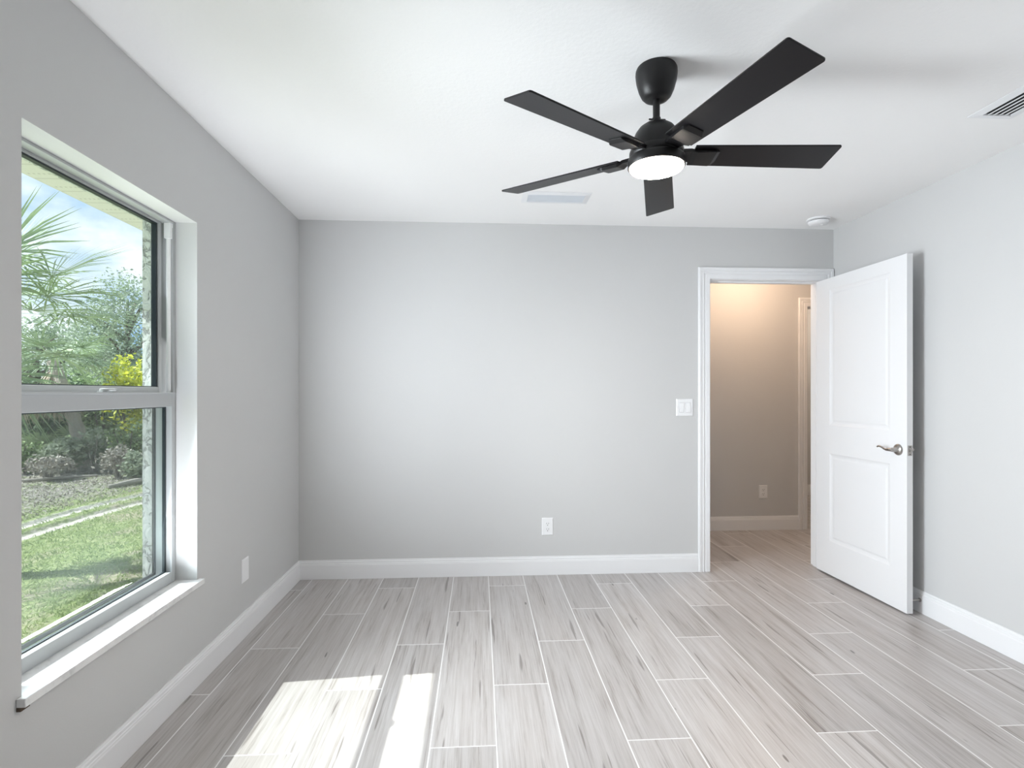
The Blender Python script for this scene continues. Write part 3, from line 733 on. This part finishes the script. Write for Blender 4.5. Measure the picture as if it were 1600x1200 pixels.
o = quads('grass', np.stack([g0 - s * 0.8, g0 + s * 0.8, mid + s, tip], 1), M['grass'])
tag(o, 'short green grass blades of the lawn outside the window', 'grass', kind='stuff')

# dry litter over the sandy strip
n = 13000
lx = rng.uniform(-7.4, -4.15, n); ly = rng.uniform(1.5, 8.2, n)
o = quads('leaf_litter', leaf_quads(np.stack([lx, ly, gz(lx, ly) + 0.012], 1), 0.055, 0.3, 2.5), M['twig'])
tag(o, 'dry leaf and twig litter scattered over the sandy strip', 'leaf litter', kind='stuff')
def root(name, x, y, label, cat, group=None):
    e = empty(name, (x, y, float(gz(np.array(x), np.array(y))) - 0.01)); tag(e, label, cat, group); return e
def local(P, e): return P - np.array(e.location)
def shrub(x, y, r, h, n, size, mat, label, cat='shrub', name='shrub', nc=16, asp=0.5, stems=6, twig=None):
    e = root(name, x, y, label, cat)
    P = blob((0, 0, h * 0.55), (r, r, h * 0.5), n, nc)
    P[:, 2] = np.abs(P[:, 2]) + 0.02
    quads('foliage', leaf_quads(P, size, asp), mat, e)
    b = MB()
    for i in range(stems):
        a_ = rng.uniform(0, 2 * PI); q = rng.uniform(0.3, 0.8) * r
        b.tube([(0.03 * math.cos(a_), 0.03 * math.sin(a_), 0), (q * 0.5 * math.cos(a_), q * 0.5 * math.sin(a_), h * 0.45), (q * math.cos(a_), q * math.sin(a_), h * 0.85)], [0.022, 0.014, 0.005], 5)
    b.build('stems', twig or M['bark'], e)
    return e
def tree(x, y, h, r, n, size, mat, label, trunk_h=0.35, nc=30, name='tree'):
    e = root(name, x, y, label, 'tree')
    P = blob((0, 0, h * (trunk_h + (1 - trunk_h) / 2)), (r, r, h * (1 - trunk_h) * 0.52), n, nc, 0.36)
    P[:, 2] = np.maximum(P[:, 2], h * trunk_h * 0.5)
    quads('crown', leaf_quads(P, size, 0.5), mat, e)
    b = MB(); tw = 0.035 * h
    b.tube([(0, 0, 0), (0.05 * r, 0, h * 0.25), (-0.04 * r, 0.05, h * 0.55), (0, 0, h * 0.85)], [tw, tw * 0.8, tw * 0.5, 0.02], 9)
    for i in range(7):
        a_ = i * 2.4; z0 = h * (0.3 + 0.07 * i)
        b.tube([(0, 0, z0), (r * 0.4 * math.cos(a_), r * 0.4 * math.sin(a_), z0 + h * 0.12), (r * 0.8 * math.cos(a_), r * 0.8 * math.sin(a_), z0 + h * 0.18)], [tw * 0.45, tw * 0.25, 0.01], 6)
    b.build('trunk', M['bark'], e, smooth=True)
    return e

def frond_quads(o, dirv, pet, leaf, nl, droop, spread=2.1, width=0.028, side=None):
    """fan leaf: petiole from o along dirv, then leaflets radiating round its end"""
    d = np.array(dirv, float); d /= np.linalg.norm(d); o = np.array(o, float)
    s = np.cross(d, (0, 0, 1.0)) if side is None else np.array(side, float); s /= np.linalg.norm(s); up = np.cross(s, d)
    hub = o + d * pet + np.array((0, 0, -droop * pet * 0.15)); out = []
    out.append(np.stack([o - s * 0.014, o + s * 0.014, hub + s * 0.009, hub - s * 0.009]))
    for t_ in np.linspace(-spread, spread, nl):
        t2 = t_ + rng.normal() * 0.03
        v = d * math.cos(t2) + s * math.sin(t2) + up * (0.10 + 0.05 * rng.normal()); v /= np.linalg.norm(v)
        ll = leaf * (0.72 + 0.28 * math.cos(t2 * 0.6)) * rng.uniform(0.9, 1.08)
        p1 = hub + v * ll * 0.55; p2 = hub + v * ll; p1[2] -= droop * ll * 0.06; p2[2] -= droop * ll * 0.28 * rng.uniform(0.7, 1.4)
        w = np.cross(v, up + 0.4 * s * math.sin(t2)); w /= np.linalg.norm(w); w = w * width * 0.5
        out.append(np.stack([hub - w * 0.35, hub + w * 0.35, p1 + w, p1 - w])); out.append(np.stack([p1 - w, p1 + w, p2 + w * 0.08, p2 - w * 0.08]))
    return np.array(out)
def palm(x, y, h, label, fronds, dead=8, tr=0.14, pet=0.75, leaf=0.85, lean=(0, 0), lw=0.024, name='palm_tree'):
    e = root(name, x, y, label, 'palm')
    b = MB(); prof = []
    k = 14
    pts = [(lean[0] * (i / k) ** 1.5, lean[1] * (i / k) ** 1.5, h * i / k) for i in range(k + 1)]
    b.tube(pts, [tr * (1.12 if i % 2 else 0.95) * (1.2 - 0.3 * i / k) for i in range(k + 1)], 12)
    b.build('trunk', M['palm_bark'], e, smooth=False)
    top = np.array(pts[-1])
    for az, el, dr in fronds:
        v = (math.cos(az) * math.cos(el), math.sin(az) * math.cos(el), math.sin(el))
        quads('frond', frond_quads(top + np.array(v) * 0.1, v, pet * rng.uniform(0.85, 1.15), leaf * rng.uniform(0.9, 1.1), 40, dr, 2.1, lw), M['palm'], e)
    for i in range(dead):
        az = i * 2.4 + 0.3; el = -0.95 + 0.25 * math.sin(i)
        v = (math.cos(az) * math.cos(el), math.sin(az) * math.cos(el), math.sin(el))
        o = quads('dry_frond', frond_quads(top + np.array((0, 0, -0.15)) + np.array(v) * 0.1, v, pet * 0.45, leaf * 0.6, 18, 1.6, 0.9, 0.03), M['palm_dead'], e)
        o['label'] = 'brown dried hanging frond'
    return e
FR = [(-0.3, 0.95, 0.35), (0.5, 0.62, 0.45), (-0.75, 0.42, 0.5), (0.1, 0.30, 0.55), (0.75, 0.12, 0.7), (-0.25, 0.08, 0.8), (-0.9, -0.30, 1.0), (1.1, -0.35, 1.1),
      (1.7, 0.5, 0.7), (2.4, 0.2, 0.8), (3.2, 0.6, 0.6), (3.9, 0.1, 0.8), (4.6, 0.5, 0.7), (-1.4, 0.3, 0.7), (1.3, 1.1, 0.4), (-0.35, -0.95, 0.7)]
palm(-2.98, 0.98, 2.22, 'tall fan palm with long green fronds at the left edge of the window view', FR, dead=4, pet=0.50, leaf=0.66, tr=0.11, lw=0.017)
FR2 = [(a_, e_, 0.9) for a_, e_ in ((-1.2, 0.5), (-0.5, 0.2), (0.1, 0.6), (0.7, 0.1), (-1.9, 0.15), (1.6, 0.5), (2.6, 0.3), (3.5, 0.5), (4.3, 0.2), (-0.9, -0.05), (0.2, 0.0))]
palm(-6.75, 7.7, 2.15, 'shorter fan palm with a brown skirt of dead fronds behind the tall palm', FR2, dead=26, tr=0.11, pet=0.6, leaf=0.85, lean=(-0.65, 0.05))
def palmetto(x, y, h, n, label, leaf=0.55):
    e = root('saw_palmetto', x, y, label, 'palmetto')
    for i in range(n):
        az = i * 2.399 + 0.4; el = 0.35 + 0.65 * ((i * 0.37) % 1)
        v = (math.cos(az) * math.cos(el), math.sin(az) * math.cos(el), math.sin(el))
        quads('frond', frond_quads(np.array((0, 0, 0.02)) + np.array(v) * 0.04, v, h * rng.uniform(0.6, 1.0), leaf, 22, 0.5, 1.5, 0.035), M['palm'], e)
    return e
palmetto(-7.95, 8.3, 0.85, 11, 'saw palmetto with stiff fan leaves left of the short palm trunk', 0.5)

tree(-9.93, 14.2, 5.3, 1.6, 8500, 0.10, M['leaf_oak'], 'airy oak with a rounded crown against the sky', 0.25, nc=22)
tree(-11.9, 16.2, 4.2, 1.6, 6000, 0.13, M['leaf_oak'], 'low bushy tree between the palm fronds and the oak', 0.2)
tree(-15.6, 18.0, 4.4, 2.0, 5000, 0.17, M['leaf_oak'], 'broad pale tree far back at the left edge of the window view', 0.15)
shrub(-6.02, 8.1, 0.62, 2.2, 2400, 0.11, M['leaf_yellow'], 'bright yellow-green shrub close to the stucco wall edge')
shrub(-8.05, 10.3, 0.9, 2.1, 3000, 0.13, M['leaf_mid'], 'mid green shrub left of the yellow-green one')
shrub(-10.3, 10.6, 0.95, 1.9, 3000, 0.13, M['leaf_dark'], 'dark shadowy shrub at the left edge of the brush')
shrub(-10.6, 12.9, 1.0, 2.0, 3200, 0.15, M['leaf_dark'], 'tall dark shrub at the back of the brush behind the short palm')
shrub(-8.3, 12.5, 1.0, 2.1, 3200, 0.14, M['leaf_dark'], 'dark shrub below the oak')
shrub(-5.52, 7.1, 0.42, 0.95, 1100, 0.09, M['leaf_mid'], 'small leafy shrub in front of the yellow-green one')
shrub(-6.55, 7.0, 0.42, 0.62, 1100, 0.10, M['leaf_grey'], 'grey-green weedy bush in front of the palm trunk', twig=M['twig'])
shrub(-6.3, 6.2, 0.36, 0.45, 1000, 0.08, M['twig'], 'bare brownish twiggy bush at the edge of the sand', stems=14, twig=M['twig'])
shrub(-4.68, 5.95, 0.26, 0.50, 900, 0.08, M['leaf_grey'], 'pale scrubby bush beside the stucco wall edge', stems=12, twig=M['twig'])
shrub(-7.25, 6.95, 0.38, 0.70, 1000, 0.09, M['leaf_mid'], 'leafy green weed at the left edge of the sandy strip')
shrub(-6.15, 7.1, 0.36, 0.85, 1300, 0.09, M['leaf_grey'], 'taller pale weed clump right of the short palm trunk', twig=M['twig'])
shrub(-5.19, 6.3, 0.36, 0.55, 900, 0.07, M['twig'], 'dry brown weed clump at the sand edge in front of the small leafy shrub', stems=16, twig=M['twig'])
shrub(-8.95, 10.0, 0.75, 1.7, 2600, 0.13, M['leaf_dark'], 'dark leafy mound behind the saw palmetto')
b = MB().tube([(-0.55, -0.35, 0.035), (0, 0, 0.05), (0.5, 0.42, 0.035)], [0.022, 0.028, 0.018], 8)
e_ = b.build('fallen_branch', M['wood_pale'], smooth=True, loc=(-6.2, 6.1, float(gz(np.array(-6.2), np.array(6.1))))); tag(e_, 'pale bare branch lying along the edge of the brush', 'branch')
b = MB().tube([(-0.15, -0.4, 0.04), (0, 0, 0.06), (0.1, 0.45, 0.04)], [0.03, 0.05, 0.03], 8)
e_ = b.build('fallen_log', M['wood_pale'], smooth=True, loc=(-4.5, 5.6, float(gz(np.array(-4.5), np.array(5.6))))); tag(e_, 'weathered grey log on the sand near the stucco wall edge', 'log')
